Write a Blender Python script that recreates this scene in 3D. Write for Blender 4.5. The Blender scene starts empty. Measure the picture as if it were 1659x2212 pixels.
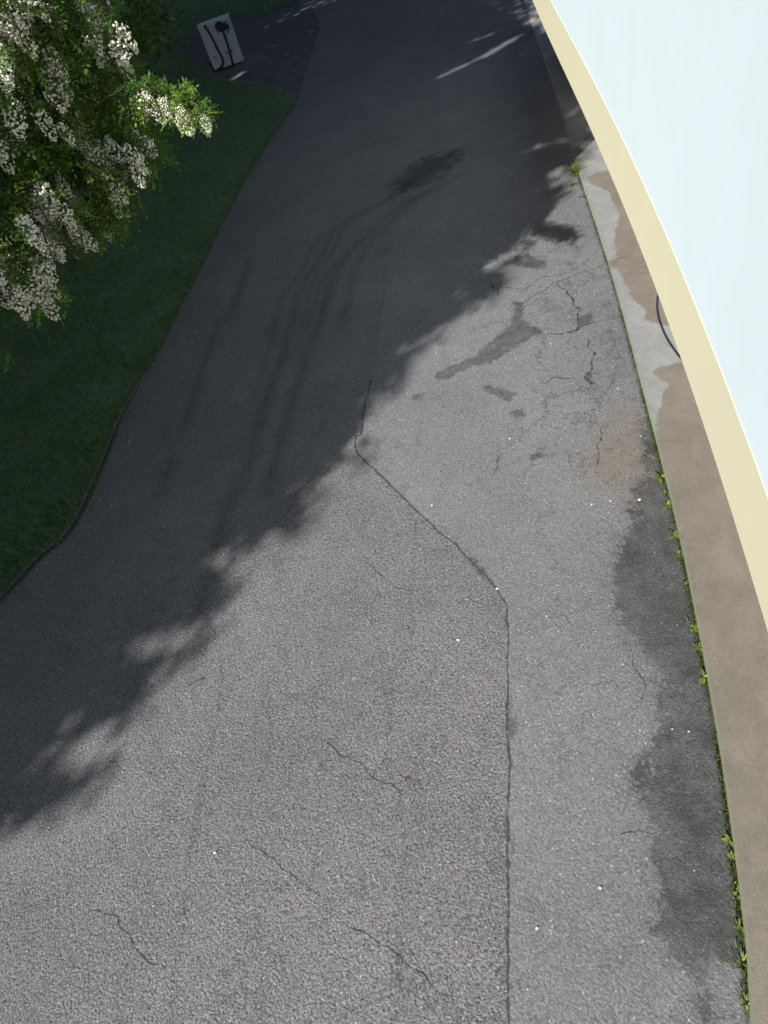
import bpy, math, random
import numpy as np
from mathutils import Vector, Matrix, Quaternion

R = math.radians
rng = np.random.default_rng(7)
random.seed(7)
SC = bpy.context.scene
COL = SC.collection

# ------------------------------------------------------------------ camera
H = 6.0
PITCH, ROLL, VF = R(49), R(21.3), R(80)
FPX = 1106 / math.tan(VF / 2)                 # focal length, in photo units (1659 x 2212)
FW = np.array([0, math.cos(PITCH), -math.sin(PITCH)])
DN = np.array([0, -math.sin(PITCH), -math.cos(PITCH)])
RT = np.array([1.0, 0, 0])
cam = bpy.data.cameras.new('camera')
cam.sensor_fit = 'VERTICAL'
cam.angle = VF
cam.clip_start = 0.05
cam.clip_end = 600
co = bpy.data.objects.new('camera', cam)
COL.objects.link(co)
cx = RT * math.cos(ROLL) + DN * math.sin(ROLL)
cy = RT * math.sin(ROLL) - DN * math.cos(ROLL)
co.matrix_world = Matrix(((cx[0], cy[0], -FW[0], 0), (cx[1], cy[1], -FW[1], 0), (cx[2], cy[2], -FW[2], H), (0, 0, 0, 1)))
SC.camera = co

# ------------------------------------------------------------------ light
SUN_EL = R(36)
LA = np.array([0.80, 0.60])                   # horizontal direction the sunlight travels
L3 = np.array([LA[0] * math.cos(SUN_EL), LA[1] * math.cos(SUN_EL), -math.sin(SUN_EL)])
COT = 1 / math.tan(SUN_EL)
w = bpy.data.worlds.new('World')
SC.world = w
w.use_nodes = True
nt = w.node_tree
bg = nt.nodes['Background']
sky = nt.nodes.new('ShaderNodeTexSky')
sky.sky_type = 'NISHITA'
sky.sun_disc = False
sky.sun_elevation = SUN_EL
sky.sun_rotation = math.atan2(-LA[0], -LA[1])
nt.links.new(sky.outputs[0], bg.inputs[0])
bg.inputs[1].default_value = 0.054
sl = bpy.data.lights.new('sun', 'SUN')
sl.energy = 5.0
sl.angle = R(0.6)
sl.color = (1.0, 0.965, 0.91)
so = bpy.data.objects.new('sun', sl)
so.rotation_euler = Vector(L3).to_track_quat('-Z', 'Y').to_euler()
so.location = (-30, -25, 30)
COL.objects.link(so)
SC.view_settings.view_transform = 'Standard'
SC.view_settings.look = 'None'
SC.view_settings.exposure = 0.56
SC.view_settings.gamma = 1.0
SC.view_settings.use_curve_mapping = False

# ------------------------------------------------------------------ helpers
def ray(x, y):
    d0, d1 = x - 829.5, y - 1106.0
    a = d0 * math.cos(ROLL) - d1 * math.sin(ROLL)
    b = d0 * math.sin(ROLL) + d1 * math.cos(ROLL)
    v = FW * FPX + RT * a + DN * b
    return v / np.linalg.norm(v)

def gnd(x, y, z=0.0):
    """the place in the yard, at height z, that the photo shows at x, y"""
    v = ray(x, y)
    s = (z - H) / v[2]
    return np.array([v[0] * s, v[1] * s])

def G(pts, z=0.0):
    return np.array([gnd(x, y, z) for x, y in pts])

def tag(o, label=None, cat=None, group=None, kind=None):
    if label: o['label'] = label
    if cat: o['category'] = cat
    if group: o['group'] = group
    if kind: o['kind'] = kind
    return o

def mesh_obj(name, verts, faces, mat=None, parent=None, smooth=False):
    me = bpy.data.meshes.new(name)
    verts = np.asarray(verts, dtype=np.float32).reshape(-1, 3)
    if isinstance(faces, np.ndarray):
        n, k = faces.shape
        me.vertices.add(len(verts))
        me.vertices.foreach_set('co', verts.ravel())
        me.loops.add(n * k)
        me.loops.foreach_set('vertex_index', faces.astype(np.int32).ravel())
        me.polygons.add(n)
        me.polygons.foreach_set('loop_start', np.arange(0, n * k, k, dtype=np.int32))
        me.update(calc_edges=True)
    else:
        me.from_pydata([tuple(map(float, v)) for v in verts], [], faces)
        me.update()
    if smooth:
        me.polygons.foreach_set('use_smooth', np.ones(len(me.polygons), dtype=bool))
    if mat: me.materials.append(mat)
    o = bpy.data.objects.new(name, me)
    COL.objects.link(o)
    if parent is not None: o.parent = parent
    return o

def empty(name, loc, rz=0.0):
    o = bpy.data.objects.new(name, None)
    o.location = [float(c) for c in loc]
    o.rotation_euler = (0, 0, rz)
    o.empty_display_size = 0.1
    COL.objects.link(o)
    return o

class MB:
    def __init__(s): s.v, s.f = [], []
    def add(s, vs, fs):
        n = len(s.v)
        s.v += [tuple(map(float, v)) for v in vs]
        s.f += [tuple(i + n for i in f) for f in fs]
    def box(s, c, d, M=None):
        x, y, z = d[0] / 2, d[1] / 2, d[2] / 2
        vs = [Vector((sx * x, sy * y, sz * z)) for sx in (-1, 1) for sy in (-1, 1) for sz in (-1, 1)]
        if M is not None: vs = [M @ v for v in vs]
        vs = [v + Vector(c) for v in vs]
        s.add(vs, [(0, 1, 3, 2), (4, 6, 7, 5), (0, 4, 5, 1), (2, 3, 7, 6), (0, 2, 6, 4), (1, 5, 7, 3)])
    def tube(s, pts, rad, seg=8, cap=True):
        pts = [Vector(p) for p in pts]
        if not hasattr(rad, '__len__'): rad = [rad] * len(pts)
        n0 = len(s.v)
        up = Vector((0.13, 0.21, 1)).normalized()
        for i, p in enumerate(pts):
            t = (pts[min(i + 1, len(pts) - 1)] - pts[max(i - 1, 0)]).normalized()
            a = t.cross(up)
            if a.length < 1e-3: a = t.cross(Vector((1, 0, 0)))
            a.normalize(); b = t.cross(a)
            for k in range(seg):
                th = 2 * math.pi * k / seg
                s.v.append(tuple(p + (a * math.cos(th) + b * math.sin(th)) * rad[i]))
        for i in range(len(pts) - 1):
            for k in range(seg):
                k2 = (k + 1) % seg
                s.f.append((n0 + i * seg + k, n0 + i * seg + k2, n0 + (i + 1) * seg + k2, n0 + (i + 1) * seg + k))
        if cap:
            s.f.append(tuple(n0 + k for k in range(seg))[::-1])
            s.f.append(tuple(n0 + (len(pts) - 1) * seg + k for k in range(seg)))
    def build(s, name, mat, parent=None, smooth=False):
        return mesh_obj(name, s.v, s.f, mat, parent, smooth)

def spline(pts, n=8):
    """Catmull-Rom through points of any dimension"""
    P = [np.asarray(p, float) for p in pts]
    P = [2 * P[0] - P[1]] + P + [2 * P[-1] - P[-2]]
    out = []
    for i in range(1, len(P) - 2):
        for k in range(n):
            t = k / n
            a, b, c, d = P[i - 1], P[i], P[i + 1], P[i + 2]
            out.append(0.5 * (2 * b + (c - a) * t + (2 * a - 5 * b + 4 * c - d) * t * t + (3 * b - a - 3 * c + d) * t ** 3))
    out.append(P[-2])
    return np.array(out)

def inside(P, poly):
    x, y = P[:, 0], P[:, 1]
    r = np.zeros(len(P), bool)
    j = len(poly) - 1
    for i in range(len(poly)):
        xi, yi = poly[i]; xj, yj = poly[j]
        if yi != yj:
            c = ((yi > y) != (yj > y)) & (x < (xj - xi) * (y - yi) / (yj - yi) + xi)
            r ^= c
        j = i
    return r

def seg_dist(P, line):
    d = np.full(len(P), 99.0)
    for a, b in zip(line[:-1], line[1:]):
        ab = b - a
        t = np.clip(((P - a) @ ab) / max(ab @ ab, 1e-9), 0, 1)
        q = P - a - t[:, None] * ab
        d = np.minimum(d, np.hypot(q[:, 0], q[:, 1]))
    return d

def sdist(P, poly):
    d = np.full(len(P), 9.0)
    lo, hi = poly.min(0) - 1.5, poly.max(0) + 1.5
    m = ((P > lo) & (P < hi)).all(1)
    if m.any():
        q = P[m]
        dd = seg_dist(q, np.vstack([poly, poly[:1]]))
        dd[inside(q, poly)] *= -1
        d[m] = dd
    return d

# ------------------------------------------------------------------ node helpers
class NT:
    def __init__(s, name):
        s.m = bpy.data.materials.new(name)
        s.m.use_nodes = True
        s.t = s.m.node_tree
        s.b = s.t.nodes['Principled BSDF']
        s.pos = s.t.nodes.new('ShaderNodeTexCoord').outputs['Object']
    def put(s, sock, v):
        if hasattr(v, 'is_linked') or isinstance(v, bpy.types.NodeSocket): s.t.links.new(v, sock)
        elif isinstance(v, tuple) and len(v) == 3 and sock.type == 'RGBA': sock.default_value = (*v, 1)
        else: sock.default_value = v
    def noise(s, scale, detail=3, rough=0.55, vec=None, dist=0.0, out='Fac'):
        n = s.t.nodes.new('ShaderNodeTexNoise')
        s.put(n.inputs['Vector'], vec if vec is not None else s.pos)
        n.inputs['Scale'].default_value = scale
        n.inputs['Detail'].default_value = detail
        n.inputs['Roughness'].default_value = rough
        n.inputs['Distortion'].default_value = dist
        return n.outputs[out]
    def voro(s, scale, out='Distance', feature='F1', rnd=1.0, vec=None):
        n = s.t.nodes.new('ShaderNodeTexVoronoi')
        n.feature = feature
        s.put(n.inputs['Vector'], vec if vec is not None else s.pos)
        n.inputs['Scale'].default_value = scale
        n.inputs['Randomness'].default_value = rnd
        return n.outputs[out]
    def attr(s, name, out='Fac'):
        n = s.t.nodes.new('ShaderNodeAttribute')
        n.attribute_name = name
        return n.outputs[out]
    def math(s, op, a, b=0.0, c=0.0, clamp=False):
        n = s.t.nodes.new('ShaderNodeMath')
        n.operation = op
        n.use_clamp = clamp
        for i, v in enumerate((a, b, c)): s.put(n.inputs[i], v)
        return n.outputs[0]
    def ramp(s, v, a, b, lo=0.0, hi=1.0, smooth=True):
        n = s.t.nodes.new('ShaderNodeMapRange')
        n.interpolation_type = 'SMOOTHSTEP' if smooth else 'LINEAR'
        for i, q in enumerate((v, a, b, lo, hi)): s.put(n.inputs[i], q)
        return n.outputs[0]
    def mix(s, f, a, b, mode='MIX'):
        n = s.t.nodes.new('ShaderNodeMix')
        n.data_type = 'RGBA'
        n.blend_type = mode
        s.put(n.inputs[0], f); s.put(n.inputs[6], a); s.put(n.inputs[7], b)
        return n.outputs[2]
    def scale(s, col, f):
        """colour times a number"""
        n = s.t.nodes.new('ShaderNodeVectorMath')
        n.operation = 'SCALE'
        s.put(n.inputs[0], col if not isinstance(col, tuple) else col)
        s.put(n.inputs['Scale'], f)
        return n.outputs[0]
    def bump(s, h, strength=0.5, dist=0.01):
        n = s.t.nodes.new('ShaderNodeBump')
        n.inputs['Strength'].default_value = strength
        n.inputs['Distance'].default_value = dist
        s.put(n.inputs['Height'], h)
        s.t.links.new(n.outputs[0], s.b.inputs['Normal'])
    def out(s, col, rough=0.8, spec=0.3, metal=0.0):
        s.put(s.b.inputs['Base Color'], col)
        s.put(s.b.inputs['Roughness'], rough)
        s.b.inputs['Specular IOR Level'].default_value = spec
        s.b.inputs['Metallic'].default_value = metal
        return s.m

def simple(name, col, rough=0.6, var=0.15, sc=20, bump=0.0, spec=0.3, metal=0.0):
    k = NT(name)
    n = k.noise(sc, 4, 0.6)
    c = k.scale(col, k.ramp(n, 0.3, 0.7, 1 - var, 1 + var, False))
    if bump: k.bump(n, bump, 0.004)
    return k.out(c, rough, spec, metal)

def leaf_mat(name, dark, light, trans=0.35):
    k = NT(name)
    r = k.attr('tint')
    c = k.mix(r, dark, light)
    c = k.scale(c, k.ramp(k.noise(9, 3), 0.3, 0.7, 0.8, 1.2, False))
    k.out(c, 0.55, 0.25)
    t = k.t.nodes.new('ShaderNodeBsdfTranslucent')
    k.t.links.new(k.mix(1.0, c, (1.0, 1.0, 0.5), 'MULTIPLY'), t.inputs[0])
    mx = k.t.nodes.new('ShaderNodeMixShader')
    mx.inputs[0].default_value = trans
    k.t.links.new(k.b.outputs[0], mx.inputs[1])
    k.t.links.new(t.outputs[0], mx.inputs[2])
    k.t.links.new(mx.outputs[0], k.t.nodes['Material Output'].inputs[0])
    return k.m

# ------------------------------------------------------------------ layout traced on the ground
STRIP_EDGE = spline(G([(1240, 350), (1255, 390), (1320, 590), (1395, 870), (1460, 1130), (1515, 1400), (1560, 1660), (1605, 2000), (1620, 2212)]), 8)
STRIP_EDGE = np.vstack([STRIP_EDGE, STRIP_EDGE[-1] + (STRIP_EDGE[-1] - STRIP_EDGE[-3]) * 60])
BAND_Z = 2.2
FAC = [(1150, 0), (1217, 150), (1285, 300), (1400, 580), (1480, 800), (1580, 1100), (1659, 1370)]
_f = G(FAC, BAND_Z)
KF = np.polyfit(_f[:, 1], _f[:, 0], 3)
_g = G(FAC, 0.0)
KG = np.polyfit(_g[:, 1], _g[:, 0], 3)
def curve_x(k, y, y0, y1):
    """the wall's plan curve, going on straight outside y0..y1"""
    yc = np.clip(y, y0, y1)
    return np.polyval(k, yc) + np.polyval(np.polyder(k), yc) * (y - yc)
def fac_x(y): return curve_x(KF, y, 1.0, 15.5)
def gnd_x(y): return curve_x(KG, y, 1.5, 24.0) + 0.10

KERB = spline(G([(-130, 1400), (0, 1290), (80, 1205), (150, 1140), (210, 1020), (260, 900), (300, 830), (340, 770), (420, 610), (500, 450), (560, 340), (640, 222)]), 8)
k0 = KERB[0]
KERB = np.vstack([[k0 + np.array([-30, -9.0])], KERB])

# edge of the trees' shade on the ground
SHADE = [(0, 1800), (40, 1780), (100, 1760), (130, 1730), (210, 1665), (150, 1680), (110, 1640), (60, 1650), (110, 1610), (200, 1570), (270, 1540), (330, 1490), (400, 1430), (380, 1410), (320, 1430), (290, 1410), (330, 1370), (400, 1350), (460, 1370), (495, 1290), (490, 1240), (470, 1200), (500, 1180), (560, 1175), (640, 1150), (665, 1110), (650, 1060), (740, 1000), (760, 940), (800, 870), (870, 820), (880, 770), (900, 735), (960, 700), (1010, 672), (1065, 640), (1102, 600), (1118, 560), (1108, 528), (1132, 496), (1136, 470), (1100, 452), (1115, 430), (1150, 405), (1165, 408), (1172, 430), (1196, 440), (1216, 424), (1208, 404), (1192, 392), (1214, 378), (1240, 350)]
SH = G(SHADE)
SH = np.vstack([SH, [(6.9, 12.7), (7.9, 15.0), (8.9, 17.0), (11.5, 22.5), (16, 30), (40, 70), (-40, 110), (-60, 60), (-60, -42), (-20, -9.2), (-8, 0.52)]])
HOLES = [([(948, 167), (1040, 124), (1100, 90)], .025), ([(1020, 88), (1080, 68)], .0), ([(1092, 92), (1128, 75)], .0),
         ([(1138, 50), (1152, 42)], .0), ([(505, 170), (525, 157)], .10), ([(1145, 324), (1175, 312)], .0), ([(1210, 304), (1225, 300)], .0), ([(1052, 522), (1092, 502)], .07), ([(1050, 578), (1080, 560)], .09), ([(965, 646), (998, 632)], .03), ([(1198, 374), (1206, 366)], .05), ([(1130, 455), (1105, 462)], .05)]
HOLES = [(G(p), r) for p, r in HOLES]

# ------------------------------------------------------------------ materials
def asphalt_material():
    k = NT('asphalt')
    big = k.noise(0.55, 4, 0.6)
    mid = k.noise(3.2, 4, 0.65)
    grain = k.noise(44, 3, 0.75)
    fine = k.noise(110, 2, 0.6)
    cell = k.voro(52, 'Color')
    cd = k.voro(52, 'Distance')
    patch = k.ramp(k.attr('sd_patch'), -0.02, 0.02, 1, 0)
    c = k.mix(patch, (.166, .166, .173), (.176, .175, .180))
    c = k.mix(k.ramp(mid, .38, .62), c, k.mix(patch, (.180, .172, .176), (.165, .170, .181)))
    c = k.scale(c, k.ramp(big, .3, .7, .88, 1.12, False))
    gs = k.math('MULTIPLY_ADD', patch, -0.25, 0.58)
    c = k.scale(c, k.math('ADD', 1.0, k.math('MULTIPLY', gs, k.ramp(grain, .3, .7, -1, 1, False))))
    sep = k.t.nodes.new('ShaderNodeSeparateColor'); k.t.links.new(cell, sep.inputs[0])
    c = k.scale(c, k.ramp(sep.outputs[0], 0, 1, .82, 1.2, False))
    c = k.scale(c, k.ramp(fine, .3, .7, .88, 1.12, False))
    # pits between the stones of the old surface
    pit = k.math('MULTIPLY', k.ramp(k.noise(42, 2, .5, dist=.6), .60, .70), k.math('SUBTRACT', 1.0, k.math('MULTIPLY', patch, .65)))
    c = k.mix(k.math('MULTIPLY', pit, .55), c, (.05, .05, .052))
    # pale chips
    chip = k.math('MULTIPLY', k.ramp(sep.outputs[1], .985, .99), k.ramp(cd, .45, .3))
    c = k.mix(chip, c, (.5, .49, .46))
    # ravelled wheel tracks
    wob = k.math('MULTIPLY', k.math('SUBTRACT', k.noise(17, 7, .8), .5), .5)
    tr = k.ramp(k.math('ADD', k.attr('d_track'), wob), -.06, .07, 1, 0)
    tr = k.math('MULTIPLY', tr, k.ramp(k.noise(6, 6, .78), .36, .56))
    tr = k.math('MAXIMUM', k.math('MULTIPLY', tr, .9), k.math('MULTIPLY', k.ramp(k.math('ADD', k.attr('d_track'), wob), 0, .22, 1, 0), .34))
    dots = k.ramp(k.math('ADD', k.attr('d_dots'), k.math('MULTIPLY', k.math('SUBTRACT', k.noise(30, 6, .82), .5), .5)), -.055, .022, 1, 0)
    tr = k.math('MAXIMUM', tr, k.math('MULTIPLY', k.math('MULTIPLY', dots, k.ramp(k.noise(7, 6, .8), .40, .60)), .75))
    c = k.mix(k.math('MULTIPLY', tr, .85), c, (.045, .045, .05))
    # small oil drips
    drip = k.math('MULTIPLY', k.ramp(k.voro(3.1, 'Distance'), .10, .05), k.ramp(k.noise(2.1, 2), .55, .65))
    c = k.mix(k.math('MULTIPLY', drip, .45), c, (.06, .06, .062))
    # ochre dust
    du = k.ramp(k.math('ADD', k.attr('sd_dust'), k.math('MULTIPLY', k.math('SUBTRACT', k.noise(3.0, 6, .7), .5), .9)), -.30, .30, 1, 0)
    c = k.mix(k.math('MULTIPLY', du, .6), c, k.scale((.190, .162, .128), k.ramp(grain, .3, .7, .75, 1.2, False)))
    # damp, mossy margin along the concrete
    nz = k.math('MULTIPLY', k.math('SUBTRACT', k.noise(2.6, 9, .78), .5), 1.15)
    m0 = k.math('ADD', k.attr('sd_moss'), nz)
    mo = k.math('MULTIPLY', k.ramp(m0, -.34, .14, 1, 0), k.ramp(k.noise(5.5, 7, .75), .28, .62, 1.0, .55, False))
    mo = k.math('MAXIMUM', mo, k.math('MULTIPLY', k.ramp(m0, -.10, -.02, 1, 0), k.ramp(k.noise(1.9, 6, .7), .35, .6, .95, .55)))
    dampc = k.scale((.041, .042, .040), k.ramp(grain, .3, .7, .55, 1.5, False))
    c = k.mix(k.math('MULTIPLY', mo, .97), c, dampc)
    ed = k.ramp(k.math('ADD', k.attr('d_edge'), k.math('MULTIPLY', k.math('SUBTRACT', k.noise(9, 4, .7), .5), .12)), .0, .07, 1, 0)
    c = k.mix(k.math('MULTIPLY', ed, .8), c, (.034, .045, .018))
    # fine web of cracks
    wv = k.t.nodes.new('ShaderNodeVectorMath'); wv.operation = 'ADD'
    k.t.links.new(k.pos, wv.inputs[0]); k.t.links.new(k.noise(2.6, 5, .7, out='Color'), wv.inputs[1])
    web = k.math('MULTIPLY', k.ramp(k.voro(1.5, feature='DISTANCE_TO_EDGE', vec=wv.outputs[0]), .004, .012, 1, 0), k.ramp(k.noise(1.3, 4), .43, .54))
    web = k.math('MULTIPLY', web, k.ramp(k.attr('d_web'), .5, 1.5, 1, .5))
    c = k.mix(k.math('MULTIPLY', web, .7), c, (.05, .05, .052))
    rough_ = k.math('MULTIPLY', k.ramp(k.noise(7, 6, .75), .52, .66), k.ramp(k.attr('d_web'), .3, 1.6, .55, .12))
    c = k.mix(rough_, c, (.085, .085, .088))
    # wet stains
    st = k.ramp(k.math('ADD', k.attr('sd_stain'), k.math('MULTIPLY', k.math('SUBTRACT', k.noise(8, 8, .78), .5), .34)), -.05, .012, 1, 0)
    c = k.mix(k.math('MULTIPLY', st, k.ramp(k.noise(6, 5, .7), .3, .65, .42, .92, False)), c, k.scale((.062, .062, .060), k.ramp(grain, .3, .7, .7, 1.3, False)))
    h = k.math('ADD', k.math('MULTIPLY', grain, 1.0), k.math('MULTIPLY', cd, -.55))
    h = k.math('MULTIPLY_ADD', pit, -.7, h)
    h = k.math('MULTIPLY_ADD', tr, -.8, h)
    h = k.math('MULTIPLY_ADD', web, -.8, h)
    h = k.math('MULTIPLY', h, k.math('MULTIPLY_ADD', patch, -.45, 1.0))
    k.bump(h, .9, .014)
    return k.out(c, k.math('MULTIPLY_ADD', k.math('MAXIMUM', st, mo), -.12, .9), .25)

def concrete_material():
    k = NT('concrete')
    big = k.noise(1.4, 5, .65)
    fine = k.noise(70, 3, .7)
    c = k.mix(k.ramp(big, .35, .65), (.245, .248, .25), (.28, .282, .282))
    wet = k.ramp(k.math('ADD', k.attr('sd_wet'), k.math('MULTIPLY', k.math('SUBTRACT', k.noise(5, 8, .72), .5), .22)), -.03, .016, 1, 0)
    wc = k.mix(k.ramp(k.noise(2.3, 4), .35, .65), (.172, .152, .128), (.200, .178, .150))
    c = k.mix(k.math('MULTIPLY', wet, .94), c, wc)
    c = k.scale(c, k.ramp(fine, .3, .7, .78, 1.2, False))
    c = k.scale(c, k.ramp(k.noise(9, 6, .75), .3, .7, .88, 1.12, False))
    c = k.scale(c, k.ramp(k.voro(45), .05, .12, .7, 1.0))
    c = k.scale(c, k.ramp(k.voro(7, 'Distance'), .02, .05, .75, 1.0))
    ed = k.ramp(k.math('ADD', k.attr('d_edge'), k.math('MULTIPLY', k.noise(12, 4, .7), .05)), .03, .06, 1, 0)
    c = k.mix(k.math('MULTIPLY', ed, .55), c, (.16, .17, .10))
    k.bump(fine, .35, .004)
    return k.out(c, k.math('MULTIPLY_ADD', wet, -.2, .85), .3)

def facade_material(name, col, sc):
    k = NT(name)
    n = k.noise(1.1, 4, .6)
    c = k.scale(col, k.ramp(n, .3, .7, .985, 1.015, False))
    k.bump(k.noise(sc, 3, .6), .25, .003)
    return k.out(c, .75, .3)

def k_map(k, scale):
    m = k.t.nodes.new('ShaderNodeMapping')
    k.t.links.new(k.pos, m.inputs[0])
    m.inputs['Scale'].default_value = scale
    return m.outputs[0]

M_ASPH = asphalt_material()
M_CONC = concrete_material()
M_WALL = facade_material('white_render', (.68, .80, .86), 160)
M_BAND = facade_material('cream_paint', (.68, .655, .47), 120)
M_PLAST = simple('grey_plaster', (.42, .40, .36), .9, .1, 8, .3)
M_ROOF = simple('roof_tile', (.20, .09, .06), .8, .2, 6, .3)
M_SOIL = simple('lawn_soil', (.105, .16, .085), .95, .4, 6, .5)
M_KERB = simple('kerb_concrete', (.088, .088, .084), .9, .3, 12, .4)
M_CRACK = simple('crack_tar', (.045, .045, .047), .9, .4, 30)
M_JOINT = simple('joint_tar', (.060, .060, .062), .9, .3, 20)
M_BARK = simple('bark', (.085, .065, .048), .9, .35, 18, .8)
M_LEAF = leaf_mat('blossom_tree_leaf', (.045, .115, .024), (.185, .29, .045))
M_SHLEAF = leaf_mat('shade_tree_leaf', (.035, .07, .015), (.06, .11, .025), .12)
M_GRASS = leaf_mat('grass_blade', (.092, .19, .09), (.215, .36, .14), .4)
M_WEED = leaf_mat('weed_leaf', (.085, .145, .035), (.235, .315, .07), .3)
M_PETAL = NT('blossom_petal')
_c = M_PETAL.mix(M_PETAL.attr('tint'), (.56, .51, .34), (.86, .84, .72))
M_PETAL = M_PETAL.out(_c, .6, .2)
M_CAB = simple('cabinet_paint', (.32, .365, .41), .45, .04, 5, 0, .4)
M_CABEDGE = simple('cabinet_edge', (.40, .44, .48), .4, .04, 5)
M_BLACK = simple('black_rubber', (.014, .016, .022), .5, .2, 30)
M_CABLE = simple('cable_sheath', (.018, .024, .045), .4, .1, 30)
M_PAD = simple('pad_concrete', (.13, .135, .13), .9, .2, 9, .4)
M_STONE = simple('pale_stone', (.52, .50, .45), .8, .15, 30, .3)
M_CHIP = simple('white_chip', (.72, .72, .70), .7, .1, 30, .2)
M_TWIG = simple('twig_bark', (.07, .045, .045), .8, .2, 60)
M_DEAD = simple('dry_leaf', (.20, .11, .095), .7, .2, 60)
M_MOSS = leaf_mat('moss_green', (.03, .055, .010), (.10, .16, .02), .2)

# ------------------------------------------------------------------ road
def axis(lo, hi, d0, d1, step):
    a = list(np.arange(d0, d1 + 1e-6, step))
    s, p = step, d1
    while p < hi:
        s *= 1.25; p += s; a.append(p)
    s, p = step, d0
    while p > lo:
        s *= 1.25; p -= s; a.insert(0, p)
    return np.array(a)
gx = axis(-150, 150, -5.6, 8.0, .045)
gy = axis(-60, 300, -0.6, 14.5, .045)
X, Y = np.meshgrid(gx, gy)
P2 = np.stack([X.ravel(), Y.ravel()], 1)
nx, ny = len(gx), len(gy)
i = np.arange((nx - 1) * (ny - 1))
r, c = i // (nx - 1), i % (nx - 1)
a = r * nx + c
quads = np.stack([a, a + 1, a + nx + 1, a + nx], 1)
road = mesh_obj('road', np.column_stack([P2, np.zeros(len(P2))]), quads, M_ASPH)
tag(road, 'worn grey asphalt driveway with cracks and damp stains between lawn and house', kind='structure')

SEAM = [(803, 820), (790, 870), (780, 935), (769, 942), (770, 975), (800, 1005), (870, 1075), (940, 1140), (1000, 1195), (1060, 1255), (1090, 1300), (1096, 1350), (1094, 1480), (1099, 1600), (1098, 1800), (1097, 2000), (1097, 2212), (1097, 2350)]
seam = G(SEAM)
patch_poly = np.vstack([G([(845, 500), (832, 640), (815, 760)]), seam, [(4, -2), (14, -2), (14, 20), (6, 20), (4.2, 14)]])
STAINS = [[(935, 815), (960, 795), (1020, 770), (1050, 745), (1095, 705), (1108, 680), (1108, 650), (1135, 650), (1132, 690), (1150, 700), (1180, 715), (1150, 730), (1110, 755), (1060, 785), (1010, 795), (970, 820), (945, 822)],
          [(885, 853), (920, 849), (917, 861), (890, 864)], [(1030, 836), (1060, 830), (1122, 848), (1100, 872), (1070, 856)], [(1090, 890), (1130, 879), (1142, 900), (1110, 905)],
          [(1125, 990), (1160, 977), (1200, 984), (1150, 998)], [(1138, 1026), (1165, 1017), (1162, 1029)], [(1108, 552), (1140, 545), (1190, 572), (1165, 584), (1110, 575)], [(1110, 525), (1135, 514), (1165, 520), (1150, 532)],
          [(1000, 1196), (1030, 1203), (1072, 1268), (1056, 1262), (1020, 1228)], [(1098, 1480), (1108, 1520), (1122, 1560), (1113, 1600), (1100, 1625), (1091, 1580)],
          [(1255, 800), (1275, 800), (1292, 838), (1268, 825)], [(1240, 690), (1280, 670), (1275, 700), (1250, 715)], [(1370, 1490), (1390, 1470), (1385, 1520)]]
MOSS = [(1380, 900), (1425, 900), (1480, 1000), (1585, 1400), (1630, 1660), (1675, 2000), (1692, 2230), (1614, 2230), (1560, 2110), (1440, 2085), (1400, 1990), (1412, 1880), (1385, 1760), (1352, 1700), (1362, 1640), (1412, 1560), (1415, 1480), (1372, 1420), (1345, 1370), (1312, 1290), (1322, 1200), (1345, 1120), (1385, 1020)]
MOSS2 = [(1300, 2050), (1330, 2025), (1400, 2040), (1395, 2075), (1330, 2090)]
MOSS4 = [(830, 385), (900, 335), (1000, 312), (1035, 335), (960, 395), (880, 425), (820, 440)]
MOSS3 = [(1480, 2060), (1610, 2080), (1622, 2212), (1624, 2300), (1440, 2300), (1430, 2180)]
DUST = [(1320, 890), (1385, 880), (1410, 1000), (1380, 1080), (1290, 1050), (1255, 1010), (1290, 950)]
TRACKS = [[(475, 690), (450, 760), (420, 850), (400, 920)], [(365, 1000), (348, 1065)],
          [(980, 330), (900, 385), (840, 430), (780, 460), (720, 500), (690, 560), (650, 620), (630, 700), (610, 770), (580, 850), (560, 920), (545, 980), (520, 1040), (490, 1100), (470, 1170), (430, 1320)],
          [(960, 400), (860, 450), (770, 530), (720, 600), (695, 680), (665, 760), (640, 840), (615, 930), (590, 1010), (578, 1065)],
          [(540, 560), (520, 620), (490, 690)], [(900, 1120), (893, 1210), (885, 1300), (890, 1390), (850, 1450), (845, 1520), (838, 1640), (862, 1730), (872, 1830), (872, 1930), (866, 2000), (862, 2095), (858, 2230)], [(470, 1180), (440, 1300), (478, 1420), (472, 1540), (450, 1640), (425, 1760), (405, 1900), (395, 2020), (378, 2090), (366, 2230)], [(575, 1480), (585, 1600), (560, 1690)]]
near = ((P2[:, 0] > -7) & (P2[:, 0] < 13) & (P2[:, 1] > -2) & (P2[:, 1] < 26))
PN = P2[near]
def put_attr(o, name, vals):
    at = o.data.attributes.new(name, 'FLOAT', 'POINT')
    at.data.foreach_set('value', np.asarray(vals, np.float32))
def full(v, default):
    q = np.full(len(P2), default); q[near] = v; return q
sp = seg_dist(PN, patch_poly); ip = inside(PN, patch_poly)
put_attr(road, 'sd_patch', full(np.where(ip, -sp, sp), 9.0))
sd = np.full(len(PN), 9.0)
for s_ in STAINS: sd = np.minimum(sd, sdist(PN, G(s_)))
put_attr(road, 'sd_stain', full(sd, 9.0))
put_attr(road, 'sd_moss', full(np.minimum(np.minimum(sdist(PN, G(MOSS)), sdist(PN, G(MOSS2)) + .06), np.minimum(sdist(PN, G(MOSS3)) + .16, sdist(PN, G(MOSS4)) * .6 + .12)), 9.0))
put_attr(road, 'sd_dust', full(sdist(PN, G(DUST)), 9.0))
dt = np.full(len(PN), 9.0)
dd_ = dt.copy()
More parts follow.
